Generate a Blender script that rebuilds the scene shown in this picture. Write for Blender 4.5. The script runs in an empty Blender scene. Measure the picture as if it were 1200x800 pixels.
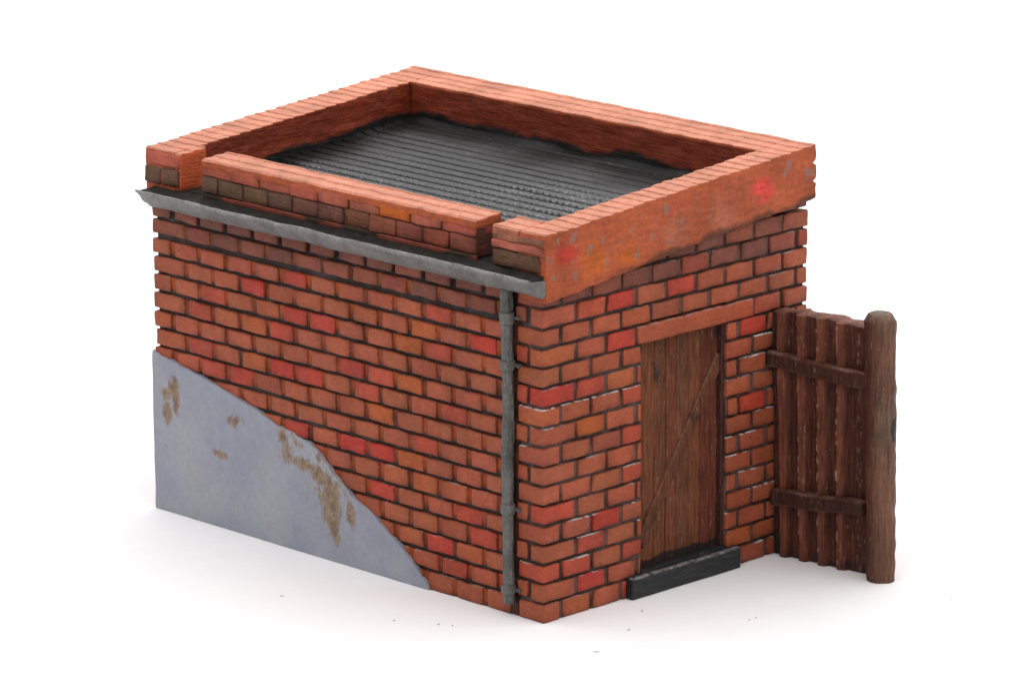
import bpy, math, random
from mathutils import Matrix, Vector, noise

random.seed(11)
SC = bpy.context.scene
COL = SC.collection
P = 0.15            # brick course
Q = 0.3213          # brick pitch along a course
W, L = 2.883, 4.383  # door wall, long wall
SL = 0.0822         # roof fall towards the gutter


def nz(x, y, z, s=1.0, o=0.0):
    return noise.noise((x * s + o, y * s - o * 0.7, z * s + o * 1.3))


def sm(a, b, t):
    t = max(0.0, min(1.0, (t - a) / (b - a)))
    return t * t * (3 - 2 * t)


# ------------------------------------------------------------------ mesh builder
class MB:
    def __init__(self):
        self.v, self.f, self.c = [], [], []

    def vert(self, co, col):
        self.v.append(tuple(co))
        self.c.append(col)
        return len(self.v) - 1

    def build(self, name, mat, parent=None, smooth=True):
        me = bpy.data.meshes.new(name)
        me.from_pydata(self.v, [], self.f)
        at = me.color_attributes.new('paint', 'FLOAT_COLOR', 'POINT')
        flat = []
        for c in self.c:
            flat += [c[0], c[1], c[2], c[3] if len(c) > 3 else 0.0]
        at.data.foreach_set('color', flat)
        me.materials.append(mat)
        if smooth:
            me.polygons.foreach_set('use_smooth', [True] * len(me.polygons))
            try:
                me.set_sharp_from_angle(angle=math.radians(42))
            except Exception:
                pass
        me.update()
        o = bpy.data.objects.new(name, me)
        COL.objects.link(o)
        if parent:
            o.parent = parent
        return o

    # a block between eight corners, with rounded edges, any cuts, and a displacement
    def hexa(self, c8, cuts=(4, 4, 4), r=0.012, disp=None, col=(.5, .5, .5, 0)):
        """c8: corners ordered (x0y0z0, x1y0z0, x0y1z0, x1y1z0, then the same at z1)."""
        c8 = [Vector(c) for c in c8]
        dims = [((c8[1] - c8[0]).length + (c8[7] - c8[6]).length) / 2,
                ((c8[2] - c8[0]).length + (c8[7] - c8[5]).length) / 2,
                ((c8[4] - c8[0]).length + (c8[7] - c8[3]).length) / 2]
        T = []
        for k in range(3):
            d = max(dims[k], 1e-6)
            rr = min(r / d, 0.45)
            cu = cuts[k]
            if isinstance(cu, int):
                ts = [0, rr * .35, rr] + [rr + (1 - 2 * rr) * i / cu for i in range(1, cu)] + [1 - rr, 1 - rr * .35, 1]
            else:
                ts = sorted(set([0, rr, 1 - rr, 1] + [t for t in cu if 0 < t < 1]))
            T.append(ts)
        n = [len(t) - 1 for t in T]
        idx = {}

        def get(i, j, k):
            key = (i, j, k)
            if key in idx:
                return idx[key]
            u, v, w = T[0][i], T[1][j], T[2][k]
            p = [u * dims[0], v * dims[1], w * dims[2]]
            q = []
            for a in range(3):
                ra = min(r, dims[a] * .45)
                q.append(min(max(p[a], ra), dims[a] - ra))
            d = Vector((p[0] - q[0], p[1] - q[1], p[2] - q[2]))
            nd = sum(1 for a in d if abs(a) > 1e-7)
            if nd >= 2:
                m = max(abs(a) for a in d)
                d = d.normalized() * m
            p = [(q[a] + d[a]) / max(dims[a], 1e-6) for a in range(3)]
            u2, v2, w2 = p
            co = Vector((0, 0, 0))
            for a, (bx, by, bz) in enumerate([(0, 0, 0), (1, 0, 0), (0, 1, 0), (1, 1, 0), (0, 0, 1), (1, 0, 1), (0, 1, 1), (1, 1, 1)]):
                co += c8[a] * ((u2 if bx else 1 - u2) * (v2 if by else 1 - v2) * (w2 if bz else 1 - w2))
            if disp:
                co = Vector(disp(co, (u, v, w)))
            cc = col(co, (u, v, w)) if callable(col) else col
            idx[key] = self.vert(co, cc)
            return idx[key]

        for i in range(n[0]):
            for j in range(n[1]):
                self.f.append((get(i, j, 0), get(i, j + 1, 0), get(i + 1, j + 1, 0), get(i + 1, j, 0)))
                self.f.append((get(i, j, n[2]), get(i + 1, j, n[2]), get(i + 1, j + 1, n[2]), get(i, j + 1, n[2])))
        for i in range(n[0]):
            for k in range(n[2]):
                self.f.append((get(i, 0, k), get(i + 1, 0, k), get(i + 1, 0, k + 1), get(i, 0, k + 1)))
                self.f.append((get(i, n[1], k), get(i, n[1], k + 1), get(i + 1, n[1], k + 1), get(i + 1, n[1], k)))
        for j in range(n[1]):
            for k in range(n[2]):
                self.f.append((get(0, j, k), get(0, j, k + 1), get(0, j + 1, k + 1), get(0, j + 1, k)))
                self.f.append((get(n[0], j, k), get(n[0], j + 1, k), get(n[0], j + 1, k + 1), get(n[0], j, k + 1)))

    def box(self, x0, x1, y0, y1, z0, z1, **kw):
        self.hexa([(x0, y0, z0), (x1, y0, z0), (x0, y1, z0), (x1, y1, z0),
                   (x0, y0, z1), (x1, y0, z1), (x0, y1, z1), (x1, y1, z1)], **kw)

    def loft(self, rings, cols, closed=True, cap=True):
        ids = [[self.vert(p, c) for p, c in zip(r, cc)] for r, cc in zip(rings, cols)]
        m = len(rings[0])
        for a, b in zip(ids, ids[1:]):
            for i in range(m if closed else m - 1):
                j = (i + 1) % m
                self.f.append((a[i], a[j], b[j], b[i]))
        if cap:
            self.f.append(tuple(reversed(ids[0])))
            self.f.append(tuple(ids[-1]))


# ------------------------------------------------------------------ materials
class NT:
    def __init__(self, name):
        self.m = bpy.data.materials.new(name)
        self.m.use_nodes = True
        self.t = self.m.node_tree
        self.b = self.t.nodes['Principled BSDF']
        tc = self.t.nodes.new('ShaderNodeTexCoord')
        self.oc = tc.outputs['Object']
        self.at = self.t.nodes.new('ShaderNodeAttribute')
        self.at.attribute_name = 'paint'

    def lk(self, a, b):
        self.t.links.new(a, b)

    def put(self, sock, v):
        if hasattr(v, 'is_linked'):
            self.lk(v, sock)
        elif v is not None:
            sock.default_value = v

    def math(self, op, a, b=None, c=None, clamp=False):
        n = self.t.nodes.new('ShaderNodeMath')
        n.operation = op
        n.use_clamp = clamp
        self.put(n.inputs[0], a)
        self.put(n.inputs[1], b)
        self.put(n.inputs[2], c)
        return n.outputs[0]

    def noise(self, scale, det=4, rough=.6, stretch=None, off=None):
        n = self.t.nodes.new('ShaderNodeTexNoise')
        n.inputs['Scale'].default_value = scale
        n.inputs['Detail'].default_value = det
        n.inputs['Roughness'].default_value = rough
        mp = self.t.nodes.new('ShaderNodeMapping')
        mp.inputs['Scale'].default_value = stretch or (1, 1, 1)
        mp.inputs['Location'].default_value = off or (0, 0, 0)
        self.lk(self.oc, mp.inputs['Vector'])
        self.lk(mp.outputs[0], n.inputs['Vector'])
        return n.outputs['Fac']

    def ramp(self, v, a, b, lo=0.0, hi=1.0):
        n = self.t.nodes.new('ShaderNodeMapRange')
        n.interpolation_type = 'SMOOTHSTEP'
        self.put(n.inputs['Value'], v)
        n.inputs['From Min'].default_value = a
        n.inputs['From Max'].default_value = b
        n.inputs['To Min'].default_value = lo
        n.inputs['To Max'].default_value = hi
        return n.outputs[0]

    def mix(self, f, a, b, mode='MIX'):
        n = self.t.nodes.new('ShaderNodeMix')
        n.data_type = 'RGBA'
        n.blend_type = mode
        n.clamp_factor = True
        self.put(n.inputs[0], f)
        for s, v in ((n.inputs[6], a), (n.inputs[7], b)):
            if isinstance(v, tuple) and len(v) == 3:
                v = (*v, 1)
            self.put(s, v)
        return n.outputs[2]

    def sep(self, v):
        n = self.t.nodes.new('ShaderNodeSeparateXYZ')
        self.lk(v, n.inputs[0])
        return n.outputs

    def comb(self, a, b, c):
        n = self.t.nodes.new('ShaderNodeCombineXYZ')
        for s, v in zip(n.inputs, (a, b, c)):
            self.put(s, v)
        return n.outputs[0]

    def normal(self):
        g = self.t.nodes.new('ShaderNodeNewGeometry')
        return self.sep(g.outputs['True Normal'])

    def bump(self, h, dist, strength=1.0, prev=None):
        n = self.t.nodes.new('ShaderNodeBump')
        n.inputs['Distance'].default_value = dist
        n.inputs['Strength'].default_value = strength
        self.lk(h, n.inputs['Height'])
        if prev:
            self.lk(prev, n.inputs['Normal'])
        return n.outputs[0]

    def done(self, col, rough, nrm=None, spec=.4):
        self.put(self.b.inputs['Base Color'], col)
        self.put(self.b.inputs['Roughness'], rough)
        self.b.inputs['Specular IOR Level'].default_value = spec
        if nrm:
            self.lk(nrm, self.b.inputs['Normal'])
        return self.m


def scale_col(n, col, f):
    v = n.comb(f, f, f)
    return n.mix(1.0, col, v, 'MULTIPLY')


def mat_brick():
    n = NT('painted_brick')
    c = n.at.outputs['Color']
    big = n.ramp(n.noise(2.6, 4), .3, .7, .86, 1.14)
    fine = n.ramp(n.noise(26, 5, .7), .25, .75, .88, 1.1)
    streak = n.ramp(n.noise(14, 3, .6, (1, 1, 5)), .3, .72, .9, 1.1)
    c = scale_col(n, c, n.math('MULTIPLY', n.math('MULTIPLY', big, fine), streak))
    # thin dry smears of paler and of browner paint
    c = n.mix(n.ramp(n.noise(9, 6, .7, off=(3, 1, 7)), .56, .78, 0, .35), c, (.56, .17, .10))
    c = n.mix(n.ramp(n.noise(7, 6, .72, off=(9, 4, 2)), .60, .78, 0, .3), c, (.13, .045, .028))
    # grime specks
    c = n.mix(n.ramp(n.noise(60, 2, .5, off=(5, 5, 5)), .68, .74, 0, .7), c, (.04, .025, .02))
    c = n.mix(n.ramp(n.noise(75, 2, .5, off=(1, 8, 5)), .72, .76, 0, .3), c, (.55, .45, .40))
    # pale dry deposit that sits on the ledges where the paint alpha asks for it
    up = n.ramp(n.normal()[2], .35, .8)
    dust = n.math('MULTIPLY', n.math('MULTIPLY', up, n.at.outputs['Alpha']), n.ramp(n.noise(11, 4, .6, off=(2, 2, 9)), .43, .53))
    c = n.mix(dust, c, (.62, .60, .58))
    h = n.math('ADD', n.noise(45, 5, .65), n.math('MULTIPLY', n.noise(9, 2, .5, (1, 1, 7)), .9))
    return n.done(c, n.ramp(n.noise(12, 3), .3, .7, .45, .65), n.bump(h, .012, .38), .22)


def mat_parapet():
    n = NT('painted_parapet')
    c = n.at.outputs['Color']
    patch = n.at.outputs['Alpha']
    X, Y, Z = n.sep(n.oc)
    nor = n.normal()
    big = n.ramp(n.noise(2.2, 4), .3, .7, .86, 1.12)
    fine = n.ramp(n.noise(24, 6, .72), .25, .75, .80, 1.16)
    streak = n.ramp(n.noise(8, 5, .65, (.6, .6, 3.4)), .3, .72, .86, 1.1)
    brush = n.ramp(n.noise(5, 4, .65, (2.2, 2.2, .6)), .3, .7, .94, 1.06)
    c = scale_col(n, c, n.math('MULTIPLY', n.math('MULTIPLY', big, fine), n.math('MULTIPLY', streak, brush)))
    c = n.mix(n.ramp(n.noise(8, 6, .75, (.5, .5, 2.2), off=(9, 4, 2)), .60, .76, 0, .45), c, (.16, .055, .032))
    # grey undercoat showing through worn spots
    wear = n.ramp(n.math('ADD', patch, n.math('MULTIPLY', n.math('SUBTRACT', n.noise(20, 5, .75), .5), 1.6)), .50, .72)
    c = n.mix(n.math('MULTIPLY', wear, .52), c, (.21, .165, .155))
    # dirty broken joint lines across the top courses
    up = n.ramp(nor[2], .55, .85)
    fr = n.math('FRACT', n.math('DIVIDE', n.math('ADD', X, 10 * .1150), .1150))
    line = n.math('LESS_THAN', n.math('ABSOLUTE', n.math('SUBTRACT', fr, .03)), .042)
    dash = n.ramp(n.noise(1.0, 5, .8, (9, 11, 0.01)), .52, .60)
    c = n.mix(n.math('MULTIPLY', n.math('MULTIPLY', line, dash), n.math('MULTIPLY', up, .85)), c, (.10, .028, .018))
    c = n.mix(n.ramp(n.noise(70, 2, .5, off=(5, 5, 5)), .69, .74, 0, .7), c, (.05, .028, .02))
    h = n.math('ADD', n.noise(40, 5, .65), n.math('MULTIPLY', n.noise(12, 3, .55, (.35, .35, 5)), 1.1))
    return n.done(c, .58, n.bump(h, .014, .55), .2)


def mat_wood():
    n = NT('stained_wood')
    c = n.at.outputs['Color']
    grain = n.ramp(n.noise(10, 6, .72, (4, 4, .45)), .28, .72, .55, 1.4)
    big = n.ramp(n.noise(2.4, 4), .3, .7, .82, 1.2)
    c = scale_col(n, c, n.math('MULTIPLY', grain, big))
    c = n.mix(n.ramp(n.noise(5, 5, .7, (2, 2, .6), off=(4, 4, 1)), .55, .75, 0, .4), c, (.19, .085, .035))
    c = n.mix(n.ramp(n.noise(16, 4, .7, (2.2, 2.2, .5), off=(7, 2, 3)), .62, .72, 0, .6), c, (.34, .22, .17))
    # blackened patches, where the paint alpha asks for it
    c = n.mix(n.math('MULTIPLY', n.ramp(n.math('ADD', n.at.outputs['Alpha'], n.math('MULTIPLY', n.math('SUBTRACT', n.noise(14, 5, .7), .5), .9)), .42, .62), .9), c, (.016, .015, .016))
    c = n.mix(n.ramp(n.noise(48, 3, .6, (1, 1, .7), off=(1, 1, 5)), .70, .75, 0, .6), c, (.42, .33, .28))
    h = n.math('ADD', n.noise(38, 5, .7), n.math('MULTIPLY', n.noise(16, 4, .6, (3, 3, .3)), 1.5))
    return n.done(c, n.ramp(n.noise(9, 3), .3, .7, .45, .65), n.bump(h, .014, .6), .2)


def mat_metal():
    n = NT('weathered_grey_paint')
    c = n.at.outputs['Color']
    big = n.ramp(n.noise(5, 5, .65), .3, .7, .72, 1.18)
    fine = n.ramp(n.noise(30, 5, .75), .25, .75, .68, 1.3)
    c = scale_col(n, c, n.math('MULTIPLY', big, fine))
    c = n.mix(n.ramp(n.noise(13, 5, .7, off=(3, 3, 3)), .56, .74, 0, .6), c, (.05, .05, .045))
    c = n.mix(n.ramp(n.noise(42, 3, .6, off=(6, 1, 2)), .66, .74, 0, .45), c, (.45, .45, .44))
    h = n.math('ADD', n.noise(34, 5, .7), n.math('MULTIPLY', n.noise(10, 3), .8))
    return n.done(c, .5, n.bump(h, .015, .6), .4)


def mat_blackwood():
    n = NT('black_stained_wood')
    c = (.012, .013, .015, 1)
    streak = n.ramp(n.noise(16, 6, .72, (.35, 1.5, 5)), .52, .70, 0, .6)
    c = n.mix(streak, c, (.10, .10, .105))
    X, Y, Z = n.sep(n.oc)
    edge = n.math('MULTIPLY', n.ramp(Z, .148, .166), n.ramp(Y, -.02, -.055))
    c = n.mix(n.math('MULTIPLY', edge, n.ramp(n.noise(18, 4, .7), .35, .6)), c, (.27, .24, .24))
    c = n.mix(n.ramp(n.noise(50, 3, .6), .68, .74, 0, .6), c, (.25, .24, .24))
    h = n.math('ADD', n.noise(40, 4, .7), n.math('MULTIPLY', n.noise(14, 4, .6, (.3, 2, 6)), 1.6))
    return n.done(c, .5, n.bump(h, .014, .6), .4)


def mat_roof():
    n = NT('roof_felt')
    c = n.at.outputs['Color']
    patch = n.at.outputs['Alpha']
    c = scale_col(n, c, n.ramp(n.noise(3, 4), .3, .7, .75, 1.25))
    c = scale_col(n, c, n.ramp(n.noise(36, 5, .7), .25, .75, .72, 1.3))
    # grey dry brushing over the raised bumps
    dry = n.math('MULTIPLY', n.ramp(n.noise(30, 4, .7, (1.2, 1, 1)), .50, .64), patch)
    c = n.mix(n.math('MULTIPLY', dry, .95), c, (.26, .26, .275))
    c = n.mix(n.ramp(n.noise(64, 2, .5), .70, .75, 0, .6), c, (.35, .35, .36))
    h = n.noise(46, 4, .7)
    return n.done(c, .5, n.bump(h, .012, .5), .4)


def mat_plaster():
    n = NT('grey_plaster')
    c = n.mix(n.ramp(n.noise(1.6, 4, .6), .35, .65), (.262, .275, .335, 1), (.318, .325, .358, 1))
    c = n.mix(n.ramp(n.noise(4, 5, .65, off=(4, 0, 2)), .5, .75, 0, .4), c, (.29, .285, .285))
    c = scale_col(n, c, n.ramp(n.noise(22, 5, .7), .25, .75, .93, 1.07))
    c = n.mix(n.ramp(n.noise(12, 5, .75, off=(2, 6, 4)), .66, .76, 0, .4), c, (.17, .172, .195))
    st = n.math('ADD', n.at.outputs['Alpha'], n.math('MULTIPLY', n.math('SUBTRACT', n.noise(7, 7, .78, (1, 1.5, .8)), .5), 2.2))
    c = n.mix(n.ramp(st, .36, .74, 0, .88), c, n.mix(n.ramp(n.noise(18, 4, .7), .35, .65), (.15, .070, .022, 1), (.28, .185, .10, 1)))
    c = n.mix(n.ramp(n.noise(60, 2, .5), .72, .76, 0, .5), c, (.12, .11, .11))
    h = n.math('ADD', n.noise(28, 5, .65), n.math('MULTIPLY', n.noise(5, 4, .6), 1.6))
    return n.done(c, .52, n.bump(h, .012, .4), .35)


def mat_paper():
    n = NT('white_card')
    c = n.mix(n.ramp(n.noise(3, 3), .4, .7), (.90, .885, .895, 1), (.915, .90, .908, 1))
    return n.done(c, .75, n.bump(n.noise(25, 4), .004, .2), .25)


BRICK, PARA, WOOD, METAL = mat_brick(), mat_parapet(), mat_wood(), mat_metal()
BLACK, ROOF, PLAST, PAPER = mat_blackwood(), mat_roof(), mat_plaster(), mat_paper()
DIRT = NT('ledge_dirt')
DIRT = DIRT.done(DIRT.mix(DIRT.ramp(DIRT.noise(12, 5, .7), .5, .72), (.007, .007, .005, 1), (.042, .030, .020, 1)), .6,
                 DIRT.bump(DIRT.noise(30, 5, .7), .02, .7), .3)
FIBRE = NT('fibre')
FIBRE = FIBRE.done((.10, .08, .08, 1), .8)

# ------------------------------------------------------------------ paint tones
TERRA = (.42, .104, .048)
TERRB = (.38, .090, .042)
RED = (.50, .038, .026)
ORANGE = (.48, .105, .016)
DIRTY = (.19, .062, .042)
OLIVE = (.150, .077, .044)
JOINT = (.29, .058, .016)
MORT = (.036, .022, .018)
MORTG = (.15, .115, .105)

REDL = {(15, 11), (14, 7), (13, 9), (12, 10), (11, 8), (8, 9), (12, 6), (10, 5), (9, 7), (9, 8), (12, 7), (8, 10), (6, 7),
        (6, 5), (14, 2), (13, 1), (10, 4), (6, 4), (4, 4), (2, 2), (4, 1), (3, 1), (12, 2), (1, 2)}
ORL = {(11, 9), (13, 3), (10, 3), (9, 9), (8, 4), (5, 3), (10, 12), (7, 11), (12, 3), (6, 3)}
REDR = {(15, 1), (13, 1), (11, -1), (11, 0), (15, 3), (5, -1), (1, 0), (8, 2), (12, 6), (8, 6), (4, 1), (10, 2)}
ORR = {(9, 0), (1, 5)}


def tone(side, row, k):
    b = random.uniform(.93, 1.08)
    base = [a + (c - a) * random.random() for a, c in zip(TERRA, TERRB)]
    key = (row, k)
    if key in (REDL if side == 'L' else REDR if side == 'R' else ()):
        t = random.uniform(.35, .95)
        base = [a * (1 - t) + c * t for a, c in zip(base, RED)]
    elif key in (ORL if side == 'L' else ORR if side == 'R' else ()):
        t = random.uniform(.3, .75)
        base = [a * (1 - t) + c * t for a, c in zip(base, ORANGE)]
    elif random.random() < .10:
        base = [a * .6 + c * .4 for a, c in zip(base, RED)]
    elif random.random() < .06:
        base = [a * .75 + c * .25 for a, c in zip(base, ORANGE)]
    if row >= 15 and side == 'L':
        t = random.uniform(.45, .95)
        base = [a * (1 - t) + c * t for a, c in zip(base, DIRTY)]
    if side == 'R' and row >= 16:
        t = random.uniform(.35, .95)
        base = [a * (1 - t) + c * t for a, c in zip(base, DIRTY)]
    return [a * b * .83 for a in base]


def brick(mb, x0, x1, y0, y1, z0, z1, col, dust, face, r=.013):
    """face: axis and sign of the visible side; the visible side gets an uneven, hand-cut surface"""
    ox, oy = random.uniform(-.006, .006), random.uniform(0, 50)
    tl, tz = random.uniform(-.006, .006), random.uniform(-.005, .005)

    def disp(co, p):
        x, y, z = co
        s = nz(x, y, z, 4.5, oy) * .008 + nz(x, y, z, 16, oy) * .004
        along = p[1] if face[0] == 'x' else p[0]
        off = s + ox + tl * (along - .5) + tz * (p[2] - .5)
        if face[0] == 'x':
            x += face[1] * off
            y += nz(x, y, z, 11, oy + 3) * .007
        elif face[0] == 'y':
            y += face[1] * off
            x += nz(x, y, z, 11, oy + 3) * .007
        else:
            x += -off
            y += -off
        z += nz(x, y, z, 9, oy + 9) * .007
        return x, y, z

    jc = random.uniform(0, 9)

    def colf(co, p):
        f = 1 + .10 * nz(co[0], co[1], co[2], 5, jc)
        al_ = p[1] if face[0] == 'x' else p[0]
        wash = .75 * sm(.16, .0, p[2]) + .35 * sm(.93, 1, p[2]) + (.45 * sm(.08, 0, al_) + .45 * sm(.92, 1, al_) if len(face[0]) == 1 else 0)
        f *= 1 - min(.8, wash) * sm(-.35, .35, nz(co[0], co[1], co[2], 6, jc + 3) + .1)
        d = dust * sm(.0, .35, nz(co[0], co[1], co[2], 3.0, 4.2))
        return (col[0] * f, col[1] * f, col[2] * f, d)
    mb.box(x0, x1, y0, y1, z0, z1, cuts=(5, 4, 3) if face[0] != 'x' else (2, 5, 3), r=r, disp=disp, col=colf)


def top(x):
    return 2.962 + SL * x


def cut(spans, a, b):
    out = []
    for s, e in spans:
        if b <= s or a >= e:
            out.append((s, e))
            continue
        if a - s > .03:
            out.append((s, a))
        if e - b > .03:
            out.append((b, e))
    return out


# ------------------------------------------------------------------ the building
shed = bpy.data.objects.new('brick_outbuilding', None)
COL.objects.link(shed)
shed.empty_display_size = .3
shed['label'] = 'small red brick outbuilding with sloping parapet roof, brown plank door and grey gutter'
shed['category'] = 'building'

GX, GZ = .0135, .0105      # half joint widths
D0, D1 = 1.054, 1.985      # door opening
DZ = 1.945

# ---- wall with the door (faces -y)
mb = MB()
for row in range(19):
    z0, z1 = row * P + GZ * random.uniform(.75, 1.25), (row + 1) * P - GZ * random.uniform(.8, 1.3)
    if row == 0:
        z0 = 0
    off = .188 if row % 2 == 0 else .349
    edges = [0.0]
    k = 0
    while off + k * Q < W - .09:
        edges.append(off + k * Q)
        k += 1
    edges.append(W)
    for (s, e) in (cut([(.02, W - .02)], D0 - .004, D1 + .006) if row <= 12 else cut([(.02, W - .02)], 1.0, 2.29) if row == 13 else [(.02, W - .02)]):
        mb.box(s, e, .016, .06, z0 + .002, z1 - .003, cuts=(40, 1, 3), r=.005,
               disp=lambda co, p: (co[0], co[1] + nz(*co, 12) * .004, co[2] + nz(*co, 12, 4) * .003),
               col=lambda co, p: (*[a + (b - a) * sm(-.2, .3, nz(*co, 7, 2.5) + .15) for a, b in zip((.045, .022, .016), (.125, .066, .055))], .0))
    for i in range(len(edges) - 1):
        a, b = edges[i], edges[i + 1]
        c = tone('R', row, i - 1)
        a2 = a + (0 if i == 0 else GX * random.uniform(.9, 1.5))
        b2 = b - (0 if i == len(edges) - 2 else GX * random.uniform(.9, 1.5))
        spans = [(a2, b2)]
        if row <= 12:
            spans = cut(spans, D0 + random.uniform(-.012, .004), D1 + random.uniform(-.006, .010))
        if row == 13:
            spans = cut(spans, .998, 2.296)
        dust = (.75 if row < 11 else .25)
        for s, e in spans:
            if s > 1.9 and row < 12:
                dust = 1.0
            if i == 0:       # corner bricks turn round to the long wall
                ylen = .262 if row % 2 == 0 else .137
                if row == 15:
                    s = .010
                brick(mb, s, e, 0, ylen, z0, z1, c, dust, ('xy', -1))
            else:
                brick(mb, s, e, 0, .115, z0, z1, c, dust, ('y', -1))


def mort(co, p):
    t = sm(-.25, .35, nz(*co, 2.2, 1.0) + .5 * nz(*co, 14, 1.0))
    m = [a + (b - a) * t * .6 for a, b in zip(MORT, MORTG)]
    return (*m, .0)


for (a, b, z0, z1) in ((.022, D0 + .006, 0, 2.66), (D1 - .002, W - .02, 0, 2.66), (D0 + .006, D1 - .002, DZ + .16, 2.66)):
    mb.box(a, b, .024, .25, z0, z1, cuts=(24, 2, 40), r=.004, col=mort,
           disp=lambda co, p: (co[0], co[1] + nz(*co, 14) * .004, co[2]))
mb.build('brick_wall', BRICK, shed)

# ---- lintel over the door
mb = MB()


def lcol(co, p):
    f = 1 + .12 * nz(*co, 4, 2.0)
    c = TERRA
    t = sm(1.95, 2.15, co[0]) * .5
    w_ = .5 * sm(.12, 0, p[2]) + .4 * max(math.exp(-((co[0] - v) / .010) ** 2) for v in (1.33, 1.65, 1.97)) + .5 * sm(.98, 1, p[0]) + .5 * sm(.02, 0, p[0])
    w_ *= sm(-.4, .2, nz(*co, 7, 4))
    return (*[v * (1 - w_) for v in (c[0] * f * .80 + t * .06, c[1] * f * .76, c[2] * f * .76)], .2)


mb.box(1.006, 2.288, -.002, .12, 1.951, 2.088, cuts=(40, 2, 5), r=.012, col=lcol,
       disp=lambda co, p: (co[0] + nz(*co, 9) * .006, co[1] + nz(*co, 7) * .005 + .004 * math.exp(-((co[0] - 1.33) / .012) ** 2) + .004 * math.exp(-((co[0] - 1.65) / .012) ** 2), co[2] + nz(*co, 8, 3) * .005))
mb.build('lintel', BRICK, shed)

def jcol(co, p, jt, row):
    t = min(1, sm(.45, .05, p[2]) * .8 + sm(-.05, .4, nz(*co, 5, row)) * .75)
    return (*[a * (1 - t) + b * t for a, b in zip(jt, (.045, .016, .010))], 0)


# ---- long wall (faces -x)
mb = MB()
PIPE0, PIPE1 = .282, .362
for row in range(17):
    z0, z1 = row * P + .0125 * random.uniform(.7, 1.3), (row + 1) * P - .0125 * random.uniform(.7, 1.4)
    if row == 15:
        z0 += .012
    if row == 14:
        z1 -= .010
    if row == 0:
        z0 = 0
    off = .306 if row % 2 == 0 else .146
    edges = [off]
    k = 1
    while off + k * Q < L - .09:
        edges.append(off + k * Q)
        k += 1
    edges.append(L)
    # shallow upright joints, painted over with the brick colour
    if row < 16:
        jt = [a * random.uniform(.8, 1.15) for a in JOINT]
        mb.box(.0135, .06, PIPE1, L - .012, z0 + .001, z1 - .003, cuts=(1, 40, 3), r=.006,
               col=lambda co, p: jcol(co, p, jt, row),
               disp=lambda co, p: (co[0] + nz(*co, 12) * .004, co[1], co[2] + nz(*co, 12, 4) * .003))
    for i in range(len(edges) - 1):
        a, b = edges[i] + .024, edges[i + 1] - (.024 if i < len(edges) - 2 else 0)
        c = tone('L', row, i)
        out = 0.0
        if i == len(edges) - 2:
            out = random.uniform(-.01, .022)
        for s, e in cut([(a, b)], PIPE0 + random.uniform(-.01, .008), PIPE1 + random.uniform(-.02, .01)):
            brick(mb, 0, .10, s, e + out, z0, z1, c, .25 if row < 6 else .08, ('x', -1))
mb.box(.017, .06, .272, .366, .0, 2.42, cuts=(1, 3, 60), r=.004, disp=lambda co, p: (co[0] + nz(*co, 12) * .012, co[1], co[2]),
       col=lambda co, p: (.075, .024, .014, 0) if nz(*co, 5, 2) > .0 else (.022, .014, .012, 0))
mb.box(.026, .25, .252, L - .02, 0, 2.66, cuts=(2, 60, 40), r=.004,
       col=lambda co, p: (*[a * .75 for a in MORT], 0) if nz(*co, 2.5, 6) < .3 else (.05, .04, .04, 0),
       disp=lambda co, p: (co[0] + nz(*co, 13) * .004, co[1], co[2]))
mb.build('brick_wall', BRICK, shed)

# ---- the two walls at the back
mb = MB()
for row in range(19):
    z0, z1 = row * P + GZ, (row + 1) * P - GZ
    off = .13 if row % 2 == 0 else .29
    e = [.118] + [v for v in (off + k * Q for k in range(15)) if .2 < v < L - .1] + [L - .004]
    for a, b in zip(e, e[1:]):
        brick(mb, W - .1, W, a + GX, b - GX * (b < L - .01), z0 if row else 0, z1, tone('X', row, 0), .1, ('x', 1))
mb.box(W - .24, W - .024, .252, L - .13, 0, 2.86, cuts=(2, 8, 8), r=.004, col=(*MORT, 0))
mb.build('brick_wall', BRICK, shed)
mb = MB()
for row in range(18):
    z0, z1 = row * P + GZ, (row + 1) * P - GZ
    off = .25 if row % 2 == 0 else .41
    e = [.105] + [v for v in (off + k * Q for k in range(10)) if .18 < v < W - .2] + [W - .106]
    for a, b in zip(e, e[1:]):
        brick(mb, a + GX, b - GX, L - .1, L, z0 if row else 0, z1, tone('X', row, 0), .1, ('y', 1))
mb.box(.252, W - .242, L - .24, L - .024, 0, 2.70, cuts=(8, 2, 8), r=.004, col=(*MORT, 0))
mb.build('brick_wall', BRICK, shed)


# ------------------------------------------------------------------ parapet
SPOTS = [(.27, 2.9, .055), (.26, 2.73, .03), (.01, 2.78, .035), (.06, 2.77, .03), (.45, 2.79, .045), (.58, 2.83, .045), (.78, 2.79, .04), (.9, 2.85, .035),
         (.95, 2.67, .05), (1.26, 2.97, .05), (1.43, 2.83, .04), (1.11, 2.78, .03), (1.59, 2.89, .03), (.63, 2.66, .045), (.3, 2.62, .05),
         (.08, 2.63, .045), (1.27, 2.72, .03), (1.6, 2.98, .025), (2.6, 3.07, .07), (2.84, 2.99, .08), (.12, 2.9, .035), (.66, 2.76, .025), (1.0, 2.94, .03)]
PATCH = [(.21, 2.80, .13, RED), (.85, 2.67, .13, ORANGE), (2.33, 2.95, .13, (.72, .06, .05)), (.5, 2.70, .16, ORANGE),
         (1.9, 2.80, .2, (.40, .12, .07)), (1.35, 2.75, .2, (.38, .11, .06))]
PTOP = (.595, .236, .150)
PFACE = (.41, .090, .034)


def stair(x):
    t = ((x + 1.15) / .115) % 1.0
    return SL * .115 * (.5 - t) * 1.05


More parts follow.
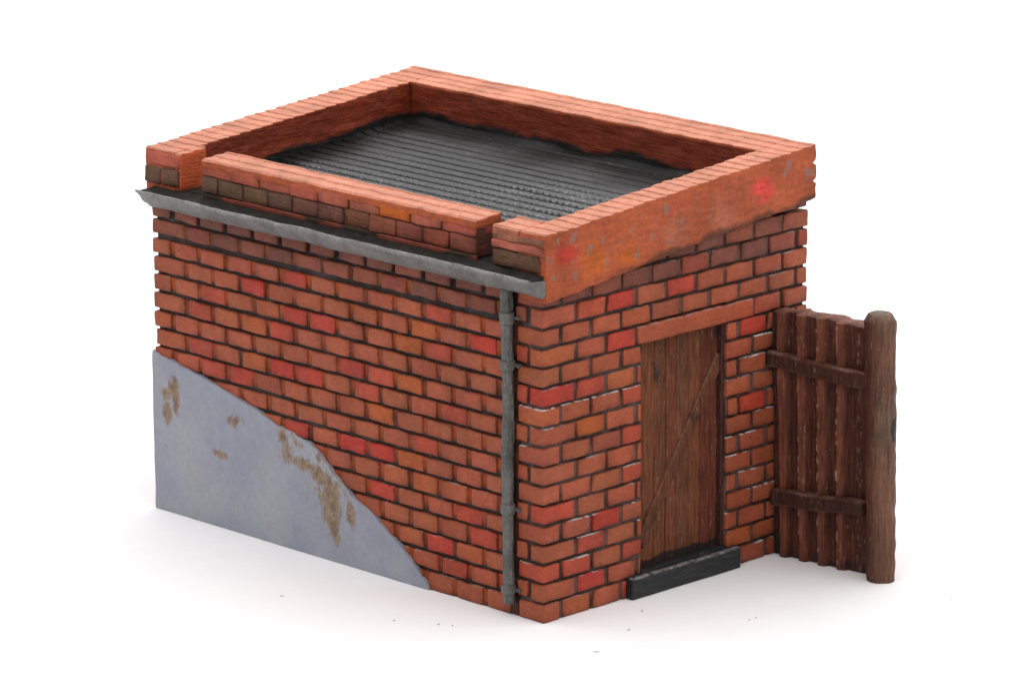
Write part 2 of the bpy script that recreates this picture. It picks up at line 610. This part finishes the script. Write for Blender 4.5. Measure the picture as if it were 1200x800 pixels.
def xcuts(x0, x1, fine=.03):
    ts = []
    k = math.floor(x0 / .115) - 1
    while k * .115 < x1 + .1:
        for d in (-.004, .003, .04, .08):
            ts.append((k * .115 + d - x0) / (x1 - x0))
        k += 1
    return [t for t in ts if 0 < t < 1]


def para(mb, x0, x1, y0, y1, zb, ny=8, nzc=12, col=PFACE, r=.014, fx=None, paint=False, amp=1.0, inner=None):
    """a run of parapet with a stepped, sloping top; zb gives the bottom height at x"""
    c8 = [(x0, y0, zb(x0)), (x1, y0, zb(x1)), (x0, y1, zb(x0)), (x1, y1, zb(x1)),
          (x0, y0, top(x0)), (x1, y0, top(x1)), (x0, y1, top(x0)), (x1, y1, top(x1))]

    def disp(co, p):
        x, y, z = co
        if p[2] > .80:
            z += (stair(x) + nz(x, y, 0, 5, 3) * .006 + nz(x, y, 0, 22, 1) * .0035) * sm(.80, .97, p[2])
        rough = (nz(x, y, z * 3, 5, 8) * .008 + nz(x, y, z * 4, 14, 2) * .005) * amp
        if p[0] < .001 or p[0] > .999:
            x += rough
        if p[1] < .001 or p[1] > .999:
            y += rough
        if fx:
            x, y, z = fx(x, y, z, p)
        return x, y, z

    def colf(co, p):
        x, y, z = co
        f = 1 + .10 * nz(x, y, z, 3, 5)
        c = [a * f for a in col]
        if p[2] > .995:
            c = [a * f for a in PTOP]
        al = 0.0
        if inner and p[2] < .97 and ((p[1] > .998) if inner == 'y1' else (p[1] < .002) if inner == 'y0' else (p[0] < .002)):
            c = [a * b for a, b in zip((.19, .030, .012), (f, f, f))]  # darker inner faces: shade of the sunken roof put into the colour
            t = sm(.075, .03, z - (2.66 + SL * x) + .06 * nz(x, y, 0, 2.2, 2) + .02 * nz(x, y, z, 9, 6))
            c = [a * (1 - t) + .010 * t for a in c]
        if paint and p[1] < .02:
            # painted face: every other hand-painted brick a little off
            for (px, pz, pr, pc) in PATCH:
                d = math.hypot(x - px, (z - pz) * 1.1) / pr + nz(x, y, z, 9, 3) * .55 + nz(x, y, z, 22, 3) * .5
                t = sm(1.25, .3, d) * .85
                c = [a + (b - a) * t for a, b in zip(c, pc)]
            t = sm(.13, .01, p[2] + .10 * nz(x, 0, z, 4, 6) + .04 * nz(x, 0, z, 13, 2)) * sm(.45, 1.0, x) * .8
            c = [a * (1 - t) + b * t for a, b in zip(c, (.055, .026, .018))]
            for (px, pz, pr) in SPOTS:
                d = math.hypot((x - px) * 1.15, (z - pz) * .85) / pr + nz(x, y, z, 17, 6) * .6 + nz(x, y, z, 40, 6) * .35
                al = max(al, sm(1.3, .35, d) * .8)
        return (*c, al)
    c = xcuts(x0, x1)
    if x1 - x0 > 1:
        c += [i / 150 for i in range(1, 150)]
    mb.hexa(c8, cuts=(c, ny, nzc), r=r, disp=disp, col=colf)


def fx_front(x, y, z, p):
    # course joints show only at the far end, faint upright ridges on the face
    if p[0] > .975:
        for w in (.33, .66):
            x -= .030 * math.exp(-((p[2] - w) / .03) ** 2) * sm(.975, 1, p[0])
        x += nz(x, y, z, 14, 6) * .012 * sm(.975, 1, p[0])
    if p[1] < .001:
        t = (x + .05) % .161
        y -= .004 * math.exp(-((t - .08) / .012) ** 2) * (nz(x, 0, z, 2, 1) + .5)
        for w in (.33, .66):
            y += .006 * math.exp(-((p[2] - w) / .02) ** 2) * max(0, nz(x, 4, z, 1.7, 3) + .05) * 2
    if p[2] < .001:
        z += nz(x, y, 0, 12, 4) * .012
    return x, y, z


def fx_in(x, y, z, p):
    return x, y, z


mb = MB()
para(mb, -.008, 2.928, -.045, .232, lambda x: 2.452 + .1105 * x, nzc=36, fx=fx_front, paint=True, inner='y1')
mb.build('parapet_wall', PARA, shed)
mb = MB()
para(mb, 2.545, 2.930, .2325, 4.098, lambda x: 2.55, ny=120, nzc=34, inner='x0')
mb.build('parapet_wall', PARA, shed)
mb = MB()
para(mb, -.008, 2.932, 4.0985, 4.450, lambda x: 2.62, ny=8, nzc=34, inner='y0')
# corner pier bricks at the far end
for (ya, yb, za, zb_, cc) in ((4.035, 4.25, 2.688, 2.822, OLIVE), (4.262, 4.445, 2.688, 2.822, OLIVE), (4.03, 4.448, 2.834, 2.945, (.46, .10, .06))):
    brick(mb, -.022, .2, ya, yb, za, zb_, cc, 0, ('x', -1), r=.018)
para(mb, -.010, .262, 4.020, 4.0978, lambda x: 2.66, ny=3, nzc=6, col=(.52, .10, .035))
mb.build('parapet_wall', PARA, shed)
# the run of parapet between the two drain gaps
mb = MB()
para(mb, -.012, .262, .684, 3.770, lambda x: 2.895, ny=110, nzc=4)
y, i = 3.775, 0
while y > .70:
    l = .34
    y2 = max(y - l, .686)
    if y2 - .686 < .1:
        y2 = .686
    c = [a * random.uniform(.86, 1.05) for a in (.42, .105, .06)]
    if i == 6:
        c = list(ORANGE)
    brick(mb, -.010, .255, y2 + .004, y - .004, 2.832, 2.925, c, 0, ('x', -1), r=.010)
    y = y2
    i += 1
y, i = 3.775, 0
while y > .70:
    l = .19 if i == 0 else .29
    y2 = max(y - l, .686)
    if y2 - .686 < .1:
        y2 = .686
    t = sm(1.0, 3.4, y)
    c = [(a * (1 - t) + b * t) * random.uniform(.85, 1.1) for a, b in zip((.27, .070, .042), OLIVE)]
    brick(mb, -.006, .255, y2 + .004, y - .004, 2.70, 2.826, c, 0, ('x', -1), r=.012)
    y = y2
    i += 1
mb.box(.004, .25, .69, 3.765, 2.64, 2.90, cuts=(2, 30, 4), r=.004, col=(.10, .035, .025, 0))
mb.box(-.012, .2, .69, 3.765, 2.655, 2.694, cuts=(2, 60, 2), r=.008, col=lambda co, p: (.22, .05, .03, 0) if nz(*co, 3, 8) > -.1 else (.05, .03, .02, 0))
mb.build('parapet_wall', PARA, shed)
# short pier beside the near corner
mb = MB()
para(mb, -.014, .262, .2335, .512, lambda x: 2.86, ny=8, nzc=5, col=(.33, .11, .06))
for (ya, yb, za, zb_, cc, ex) in ((-.030, .514, 2.868, 2.918, (.24, .10, .062), .0), (-.030, .512, 2.800, 2.862, (.44, .12, .075), .004),
                                  (.015, .508, 2.668, 2.792, OLIVE, .0)):
    brick(mb, -.020 - ex, .2, ya, yb, za, zb_, cc, 0, ('x', -1), r=.014)
mb.box(.002, .25, .236, .505, 2.64, 2.88, cuts=(2, 4, 4), r=.004, col=(.16, .11, .09, 0))
mb.build('parapet_pier', PARA, shed)

# ------------------------------------------------------------------ roof between the parapets
mb = MB()
X0, X1, Y0, Y1 = .255, 2.555, .225, 4.112
xs = []
k = 0
while X0 + k * .115 < X1 + .05:
    b = X0 + k * .115
    xs += [b, b + .005, b + .010, b + .020, b + .034, b + .055, b + .078, b + .098, b + .107]
    k += 1
xs = [v for v in xs if v <= X1] + [X1]
ys = [Y0 + (Y1 - Y0) * i / 300 for i in range(301)]
ids = []
for x in xs:
    rowi = []
    for y in ys:
        st = (x - X0) / .115
        n_, fr = int(st + 1e-6), (st + 1e-6) % 1.0
        z = 2.655 + SL * (X0 + n_ * .115 + .0575) + SL * .115 * .6 * (fr - .5)
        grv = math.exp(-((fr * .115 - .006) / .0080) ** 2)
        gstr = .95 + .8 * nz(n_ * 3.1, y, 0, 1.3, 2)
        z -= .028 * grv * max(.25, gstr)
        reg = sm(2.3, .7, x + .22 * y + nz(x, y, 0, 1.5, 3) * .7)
        bum = max(0.0, math.sin(y * 2 * math.pi / .070 + n_ * 1.3)) * math.exp(-((fr * .115 - .024) / .018) ** 2)
        z += .032 * bum * reg * (.4 + max(0, nz(x * 2, y, n_, 1.1, 7) + .3))
        e = min(x - X0, X1 - x, y - Y0, Y1 - y)
        z += sm(.10, 0, e) * (.012 + .04 * nz(x, y, 0, 2.2, 5))
        z += nz(x, y, 0, 8, 2) * .0015
        dark = max(sm(.24, .05, min((X1 - x) * .42, (Y1 - y) * .5, (x - X0) * 1.5, (y - Y0) * 1.4) + .14 * nz(x, y, 0, 2.2, 1) + .05 * nz(x, y, 0, 8, 1)), min(1, grv * max(.35, gstr) * 1.2) * .97)  # black edge wash and grooves, plus painted shade along the back parapets
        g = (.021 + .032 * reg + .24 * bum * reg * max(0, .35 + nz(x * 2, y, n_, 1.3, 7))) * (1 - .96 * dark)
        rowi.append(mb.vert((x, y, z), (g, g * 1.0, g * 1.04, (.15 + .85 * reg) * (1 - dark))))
    ids.append(rowi)
for a, b in zip(ids, ids[1:]):
    for j in range(len(ys) - 1):
        mb.f.append((a[j], b[j], b[j + 1], a[j + 1]))
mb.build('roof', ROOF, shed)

# ------------------------------------------------------------------ gutter with its dirt, downpipe
prof = [(.02, 2.486), (-.022, 2.492), (-.055, 2.505), (-.088, 2.525), (-.118, 2.552), (-.145, 2.585), (-.166, 2.614), (-.178, 2.632), (-.180, 2.646),
        (-.172, 2.653), (-.160, 2.650), (-.150, 2.636), (-.02, 2.628), (.02, 2.628)]
mb = MB()
rings, cols = [], []
N = 170
for i in range(N + 1):
    y = -.034 + (4.376 + .034) * i / N
    rg, cg = [], []
    tl = sm(4.30, 4.376, y)
    for j, (x, z) in enumerate(prof):
        w = nz(x * 3, y, z * 3, 3.5, 2) * .007 + nz(x, y, z, 14, 4) * .004
        zz = z + w
        if 1 < j < 8:
            zz += tl * .022 * (1 - (j / 8))
        rg.append((x + w * .6, y + (.012 * math.sin(j) if i in (0, N) else 0), zz))
        g = .165 + .05 * nz(x, y, z, 1.6, 9)
        if 7 <= j <= 9:
            g = .23  # highlight along the lip, painted as a lighter grey
        if j <= 2:
            g = .16
        cg.append((g, g * .96, g * .92, 0))
    rings.append(rg)
    cols.append(cg)
mb.loft(rings, cols)
gut = mb.build('gutter', METAL, shed)
mb = MB()
mb.box(-.150, .03, -.02, 4.360, 2.60, 2.646, cuts=(6, 90, 1), r=.004, col=(.02, .02, .02, 0),
       disp=lambda co, p: (co[0], co[1], co[2] + (nz(*co, 6) * .010 + nz(*co, 18) * .006 + .02 * sm(.45, 1, p[0])) * (p[2] > .5)))
for (ya, yb) in ((.514, .684), (3.772, 4.022)):       # black floors of the two drain gaps
    mb.box(.022, .30, ya, yb, 2.60, 2.672, cuts=(4, 4, 1), r=.004, col=(.01, .01, .01, 0),
           disp=lambda co, p: (co[0], co[1], co[2] + nz(*co, 9) * .008 * (p[2] > .5)))
mb.build('gutter_dirt', DIRT, shed)


def tube(mb, path, rad, seg, col, ns=0.004, sq=0.0):
    """upright tube; path: list of (x, y, z, scale)"""
    rings, cols = [], []
    for (x, y, z, s) in path:
        rg, cg = [], []
        for k in range(seg):
            a = 2 * math.pi * k / seg
            r = rad * s * (1 + sq * math.cos(4 * a))
            dx, dy = math.cos(a), math.sin(a)
            r += nz(dx * 2, dy * 2, z, 3.5, x) * ns + nz(dx, dy, z, 13, y) * ns * .8
            rg.append((x + dx * r, y + dy * r, z))
            c = col(x + dx * r, y + dy * r, z) if callable(col) else col
            cg.append(c)
        rings.append(rg)
        cols.append(cg)
    mb.loft(rings, cols)


def pcol(x, y, z):
    g = .150 + .05 * nz(x, y, z, 2.5, 3)
    if z > 2.34:
        g *= .8
    return (g * .78, g * .76, g * .69, 0)


PX, PY = -.036, .334
mb = MB()
path = [(PX + nz(0, 0, z, 2, 1) * .006, PY + nz(1, 0, z, 1.6, 5) * .008, z, 1 + .08 * nz(2, 0, z, 6, 3)) for z in [.10 + i * .02 for i in range(121)]]
path = [(PX, PY, .097, .8)] + path + [(PX + .005, PY, 2.52, .95)]
tube(mb, path, .043, 22, pcol, .010)
pipe = mb.build('downpipe', METAL, shed)
for (za, zb_, s) in ((2.252, 2.336, 1.32), (1.900, 1.968, 1.38), (.792, .872, 1.28), (.178, .240, 1.32)):
    mb = MB()
    tube(mb, [(PX, PY, za, s * .9)] + [(PX, PY, za + .004 + (zb_ - za - .008) * i / 4, s) for i in range(5)] + [(PX, PY, zb_, s * .9)], .043, 22, pcol, .006)
    mb.box(PX + .012, .03, PY - .105, PY - .03, (za + zb_) / 2 - .014, (za + zb_) / 2 + .010, cuts=(2, 4, 2), r=.008, col=(.09, .085, .08, 0),
           disp=lambda co, p: (co[0] + nz(*co, 12) * .008, co[1], co[2] + nz(*co, 9) * .012))
    mb.build('pipe_clip', METAL, pipe)

# ------------------------------------------------------------------ plaster patch on the long wall
EDGE = [(1.222, .0), (1.235, .035), (1.30, .09), (1.415, .192), (1.55, .29), (1.679, .374), (1.79, .445), (1.888, .501), (1.98, .535), (2.079, .578), (2.223, .672), (2.272, .700),
        (2.416, .818), (2.50, .872), (2.542, .897), (2.60, .905), (2.689, .919), (2.75, .945), (2.906, .963), (3.155, 1.037), (3.406, 1.104), (3.74, 1.181), (4.099, 1.255), (4.418, 1.306)]


def edge_z(y):
    for (a, za), (b, zb_) in zip(EDGE, EDGE[1:]):
        if y <= b:
            return za + (zb_ - za) * max(0, (y - a)) / (b - a)
    return EDGE[-1][1]


STAIN = [(4.15, 1.05, .055, .10), (4.14, .95, .05, .09), (4.24, .83, .05, .08), (4.25, .97, .05, .05), (3.42, .92, .06, .05), (3.60, .60, .07, .03),
         (2.86, .90, .06, .07), (2.82, .78, .07, .09), (2.58, .72, .16, .04), (2.33, .57, .09, .11), (2.29, .46, .10, .13), (2.32, .32, .09, .10), (2.27, .22, .05, .06), (2.08, .42, .04, .09), (2.42, .66, .12, .06)]
mb = MB()
NY, NZ = 190, 54
grid = []
for i in range(NY + 1):
    y = EDGE[0][0] + (4.412 - EDGE[0][0]) * i / NY
    rag = nz(y, 0, 0, 7, 2) * .010 + nz(y, 0, 0, 22, 4) * .008
    h = max(edge_z(y) + rag * sm(1.22, 1.35, y), .004)
    colm = []
    for j in range(NZ + 5):
        t = min(j / NZ, 1.0)
        z = h * t
        x = -.020 + nz(0, y, z, 1.3, 4) * .005 + nz(0, y, z, 6, 7) * .0035
        x += -.002 * math.exp(-(((h - z) - .03) / .03) ** 2) * (.5 + nz(0, y, z, 2.5, 1))
        yy = y
        if j >= NZ - 1:
            a = min(1, (j - NZ + 1) / 5)
            x += .045 * a * a + (.004 if j == NZ - 1 else 0)
            z = h + (.004 if j > NZ else 0) * 0
        if i == NY:
            yy += nz(y, 0, z, 6, 3) * .012
        al = 0.0
        for (sy, sz, ry, rz) in STAIN:
            al = max(al, math.exp(-(((yy - sy) / ry) ** 2 + ((z - sz) / rz) ** 2) * .42))
        al = max(al, .62 * math.exp(-(((h - z) - .045) / .06) ** 2) * sm(3.05, 2.75, yy) * sm(1.95, 2.15, yy),
                 .42 * math.exp(-((yy - 2.42) / .42) ** 2 - ((z - .50) / .26) ** 2), .36 * math.exp(-((yy - 4.18) / .16) ** 2 - ((z - .95) / .22) ** 2))
        colm.append(mb.vert((x, yy, z), (.4, .4, .4, al * .85)))
    grid.append(colm)
for i in range(NY):
    for j in range(NZ + 4):
        mb.f.append((grid[i][j], grid[i][j + 1], grid[i + 1][j + 1], grid[i + 1][j]))
# thickness at the far end of the wall
last = grid[-1]
back = [mb.vert((.05, mb.v[k][1] - .004, mb.v[k][2]), (.4, .4, .4, 0)) for k in last]
for j in range(len(last) - 1):
    mb.f.append((last[j], back[j], back[j + 1], last[j + 1]))
mb.build('plaster_patch', PLAST, shed)

# ------------------------------------------------------------------ door, its brace and frame, the step
DW = (.150, .050, .022)
mb = MB()
bx = [D0 - .01, 1.135, 1.262, 1.385, 1.505, 1.640, 1.770, 1.885, 1.972]
for i in range(len(bx) - 1):
    c = [a * random.uniform(.86, 1.12) for a in DW]
    if i >= 6:
        c = [c[0] * .8, c[1] * .62, c[2] * .7]
    dy = random.uniform(-.004, .004)

    def dcol(co, p):
        al = .55 * math.exp(-(((co[0] - 1.28) / .16) ** 2 + ((co[2] - 1.66) / .20) ** 2)) + sm(.27, .19, co[2] + .04 * nz(*co, 7)) * 1.2
        al += .6 * math.exp(-(((co[0] - 1.93) / .05) ** 2 + ((co[2] - 1.85) / .12) ** 2))
        return (*c, min(1, al))
    mb.box(bx[i] - .0005, bx[i + 1] + .0005, .074 + dy, .14, .13, 1.96, cuts=(4, 2, 70), r=.012, col=dcol,
           disp=lambda co, p: (co[0] + nz(0, 0, co[2], 2.5, i) * .005, co[1] + nz(*co, 6, 3) * .004 + nz(co[0] * 3, 0, co[2] * .4, 9, 1) * .004, co[2]))
door = mb.build('door', WOOD, shed)
mb = MB()
a, b = Vector((1.085, 0, .36)), Vector((1.975, 0, 1.69))
d = (b - a).normalized()
s = Vector((d.z, 0, -d.x)) * .050
c8 = []
for zz in (0, 1):
    for yv in (.052, .09):
        for e in (a, b):
            pass
lo, hi = .050, .09
pts = {}
c8 = [(a - s) + Vector((0, lo, 0)), (a + s) + Vector((0, lo, 0)), (a - s) + Vector((0, hi, 0)), (a + s) + Vector((0, hi, 0)),
      (b - s) + Vector((0, lo, 0)), (b + s) + Vector((0, lo, 0)), (b - s) + Vector((0, hi, 0)), (b + s) + Vector((0, hi, 0))]
mb.hexa(c8, cuts=(3, 2, 50), r=.008, col=lambda co, p: (.112 + .05 * (abs(p[0] - .5) > .42), .038 + .03 * (abs(p[0] - .5) > .42), .019 + .022 * (abs(p[0] - .5) > .42), .5 * math.exp(-((co[2] - 1.25) / .10) ** 2)),
        disp=lambda co, p: (co[0] + nz(*co, 5) * .006, co[1] + nz(*co, 8) * .004, co[2]))
mb.build('brace', WOOD, door)
mb = MB()
mb.box(1.950, D1 + .004, .030, .13, .15, 1.955, cuts=(2, 2, 50), r=.008, col=(.05, .016, .012, .1),
       disp=lambda co, p: (co[0] + nz(*co, 6) * .008, co[1] + nz(*co, 7) * .008, co[2]))
mb.build('door_frame', WOOD, shed)
mb = MB()
mb.box(D0 - .006, D1 + .004, .0, .10, 0.0, .178, cuts=(20, 3, 3), r=.008,
       disp=lambda co, p: (co[0], co[1], co[2] + nz(*co, 8) * .008 * p[2]))
mb.build('threshold', BLACK, shed)
mb = MB()
mb.box(.884, 2.080, -.070, .018, 0, .168, cuts=(50, 3, 6), r=.009,
       disp=lambda co, p: (co[0] + nz(*co, 9) * .004, co[1] + nz(co[0] * .5, 0, co[2] * 4, 5) * .005, co[2] + (nz(*co, 5) * .004 * p[2])))
mb.build('doorstep', BLACK, shed)

# ------------------------------------------------------------------ fence with its round post
fence = bpy.data.objects.new('corrugated_fence', None)
COL.objects.link(fence)
fence.location = (2.56, -.5, 0)
fence['label'] = 'short brown corrugated fence with two rails and a round post beside the plank door'
fence['category'] = 'fence'
FO = Vector(fence.location)
FW = (.140, .042, .024)


def fx_(y, z):
    return 2.545 - .098 * y - .050 * z / 1.95


def corr(y, z):
    t = ((-y - .036 + .010 * nz(0, y, z, 1.5, 2)) / .184) % 1.0
    if t < .26:
        s = sm(.04, .26, t)
    elif t < .52:
        s = 1.0 - .12 * sm(.26, .52, t)
    else:
        s = .88 * (1 - sm(.52, .66, t)) + .10 * math.exp(-((t - .84) / .05) ** 2)
    return s


mb = MB()
NYF, NZF = 150, 150
fr_, bk_ = [], []
for i in range(NYF + 1):
    y = .012 - (.012 + .985) * i / NYF
    A, B = [], []
    for j in range(NZF + 1):
        z0_ = j / NZF
        ztop = 1.955 + nz(y, 0, 0, 6, 2) * .014 + nz(y, 3, 0, 16, 4) * .010
        z = ztop * z0_
        c_ = corr(y, z) * (1 - sm(-.76, -.80, y)) if y < -.76 else corr(y, z)
        x = fx_(y, z) - .048 * c_ + nz(0, y * 3, z, 3, 1) * .006 + nz(0, y, z, 13, 5) * .006
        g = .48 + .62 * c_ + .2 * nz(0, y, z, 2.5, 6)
        rust = .02 * max(0, nz(0, y * 2, z, 1.7, 12))
        tt = ((-y - .036) / .184) % 1.0
        chip = sm(.05, .25, nz(2, y * 26, z * 20, 1, 3) + .3 * nz(2, y, z, 2.2, 8)) * math.exp(-((tt - .20) / .10) ** 2) * 1.3 * sm(-.95, -.6, y) * sm(-.2, -.30, y)
        al = .5 * sm(.22, .03, z) + .55 * sm(-.09, .0, y)
        A.append(mb.vert((x - FO.x - chip * .004, y - FO.y, z), (FW[0] * g + rust + chip * .16, FW[1] * g + chip * .13, FW[2] * g + chip * .11, al)))
        xb = fx_(y, z) + .135 + .03 * corr(y + .1, z) + nz(3, y, z, 8, 5) * .008
        B.append(mb.vert((xb - FO.x, y - FO.y, z + (.006 if j == NZF else 0)), (.24, .105, .075, 0) if j == NZF else (FW[0], FW[1], FW[2], .1)))
    fr_.append(A)
    bk_.append(B)
for i in range(NYF):
    for j in range(NZF):
        mb.f.append((fr_[i][j], fr_[i][j + 1], fr_[i + 1][j + 1], fr_[i + 1][j]))
        mb.f.append((bk_[i][j], bk_[i + 1][j], bk_[i + 1][j + 1], bk_[i][j + 1]))
    mb.f.append((fr_[i][-1], bk_[i][-1], bk_[i + 1][-1], fr_[i + 1][-1]))
for j in range(NZF):
    mb.f.append((fr_[0][j], bk_[0][j], bk_[0][j + 1], fr_[0][j + 1]))
    mb.f.append((fr_[-1][j], fr_[-1][j + 1], bk_[-1][j + 1], bk_[-1][j]))
mb.build('panel', WOOD, fence)
for (ya, yb, za0, za1, zb0, zb1) in ((.0, -.93, 1.515, 1.640, 1.485, 1.620), (-.02, -.90, .405, .545, .485, .600)):
    mb = MB()
    c8 = []
    for (zl, zr) in ((za0, zb0), (za1, zb1)):
        for (y, z) in ((ya, zl), (yb, zr)):
            c8.append((fx_(y, z) - .085 - FO.x, y - FO.y, z))
        for (y, z) in ((ya, zl), (yb, zr)):
            c8.append((fx_(y, z) + .02 - FO.x, y - FO.y, z))

    def rcol(co, p):
        e = sm(.75, 1, p[2]) + sm(.2, 0, p[2]) * .6
        g = .55 + .45 * e
        hl = sm(.86, 1, p[2]) * sm(-.2, .3, nz(*co, 6, 5)) + .6 * sm(.14, .0, p[2]) * sm(-.1, .3, nz(*co, 7, 8))
        return (.092 * g + .085 * hl, .034 * g + .068 * hl, .022 * g + .058 * hl, .20 - .15 * e)
    mb.hexa(c8, cuts=(60, 2, 6), r=.02, col=rcol,
            disp=lambda co, p: (co[0] + nz(*co, 6) * .012 + nz(*co, 17) * .006, co[1], co[2] + nz(co[0], co[1], za0, 4, 2) * .018 + nz(*co, 15) * .006))
    mb.build('rail', WOOD, fence)
mb = MB()
CX, CY, RP = 2.603, -1.040, .114


def post_c(x, y, z):
    g = 1 + .25 * nz(x, y, z, 2.2, 4)
    t = sm(-.05, .25, nz(x, y, z, 1.4, 9))
    c = [a * (1 - t) + b * t for a, b in zip((.140, .062, .040), (.122, .070, .044))]
    wx, wy = x + FO.x, y + FO.y
    side_shade = sm(.015, .075, (wy - CY) * .5 - (wx - CX) * .5) * .8  # shaded side towards the fence, painted into the post colour
    c = [a * (1 - side_shade) + b * side_shade for a, b in zip(c, (.07, .022, .014))]
    pale = sm(2.04, 2.09, z)
    c = [a * (1 - pale) + b * pale for a, b in zip(c, (.17, .11, .085))]
    al = 1.1 * math.exp(-(((z - 1.20) / .11) ** 2)) * sm(.015, .055, (wx - CX) * .5 - (wy - CY) * .5)
    return (*[a * g for a in c], al)


pth = []
for i in range(72):
    z = i * 2.030 / 71
    pth.append((CX - .022 * z / 2.07 - FO.x, CY + .022 * z / 2.07 - FO.y, z, .98 + .09 * z / 2.07))
tx, ty = CX - .022 - FO.x, CY + .022 - FO.y
pth += [(tx, ty, 2.038, 1.06), (tx, ty, 2.044, 1.02), (tx, ty, 2.092, .80), (tx, ty, 2.097, .74), (tx + .004, ty, 2.099, .3)]
tube(mb, pth, RP, 14, post_c, .009)
mb.build('post', WOOD, fence)

# ------------------------------------------------------------------ surface, a few fibres of dust
mb = MB()
S = 400
for (x, y) in ((-S, -S), (S, -S), (S, S), (-S, S)):
    mb.vert((x, y, 0), (.9, .9, .9, 0))
mb.f.append((0, 1, 2, 3))
g = mb.build('tabletop', PAPER, None, smooth=False)
g.location = (0, 0, -.002)
g['kind'] = 'structure'
mb = MB()
for (x, y, l, a) in ((.35, -.55, .05, .4), (1.15, -1.02, .02, .2), (1.22, -1.02, .02, 2.0), (.75, -.30, .04, .5), (-.2, -.75, .05, -.5), (-.55, .55, .03, .2), (-.5, .45, .025, 1.1), (-.9, 1.9, .035, 2.2), (-.72, .85, .03, .3), (2.6, -1.75, .02, 0.3)):
    pts = []
    for i in range(7):
        t = i / 6 - .5
        pts.append((x + math.cos(a + t) * l * t, y + math.sin(a + t) * l * t, .003))
    rg = []
    for (px, py, pz) in pts:
        rg.append([(px - math.sin(a) * .0022, py + math.cos(a) * .0022, .001), (px, py, .004), (px + math.sin(a) * .0022, py - math.cos(a) * .0022, .001)])
    mb.loft(rg, [[(.1, .1, .1, 0)] * 3] * 7)
d = mb.build('dust', FIBRE)
d['kind'] = 'stuff'
d['label'] = 'few dark dust fibres lying on the white surface'
d['category'] = 'dust'

# ------------------------------------------------------------------ camera
cam = bpy.data.cameras.new('camera')
cam.lens = 168.2
cam.sensor_width = 36
cam.clip_start, cam.clip_end = 1, 2000
co = bpy.data.objects.new('camera', cam)
COL.objects.link(co)
R_ = Vector((0.71293680, -0.70121286, -0.00465255))
U_ = Vector((0.17677374, 0.17330082, 0.96887454))
F_ = Vector((0.67858099, 0.69156876, -0.24750855))
M = Matrix((R_, U_, -F_)).transposed().to_4x4()
M.translation = Vector((-23.920125, -24.057828, 10.832038))
co.matrix_world = M
cam.dof.use_dof = True
cam.dof.focus_distance = 35.6
cam.dof.aperture_fstop = 4.5
SC.camera = co


# ------------------------------------------------------------------ light: a big softbox overhead, a weaker one in front, a white tent
def area(name, loc, target, sx, sy, power, col=(1, 1, 1)):
    l = bpy.data.lights.new(name, 'AREA')
    l.shape = 'RECTANGLE'
    l.size, l.size_y, l.energy, l.color = sx, sy, power, col
    o = bpy.data.objects.new(name, l)
    COL.objects.link(o)
    o.location = loc
    o.rotation_euler = (Vector(target) - Vector(loc)).to_track_quat('-Z', 'Y').to_euler()
    return o


area('softbox_overhead', (6.6, 6.6, 14.0), (6.6, 6.6, 0), 47, 47, 11400, (1, .995, .99))
area('softbox_front', (6.0, -15.0, 9.0), (1.4, .5, 1.2), 7, 7, 250, (1, .985, .96))
w = bpy.data.worlds.new('World')
SC.world = w
w.use_nodes = True
bg = w.node_tree.nodes['Background']
bg.inputs['Color'].default_value = (.97, .98, 1.0, 1)
bg.inputs['Strength'].default_value = .25

SC.view_settings.view_transform = 'Standard'
SC.view_settings.look = 'None'
SC.view_settings.exposure = 0
SC.view_settings.gamma = 1
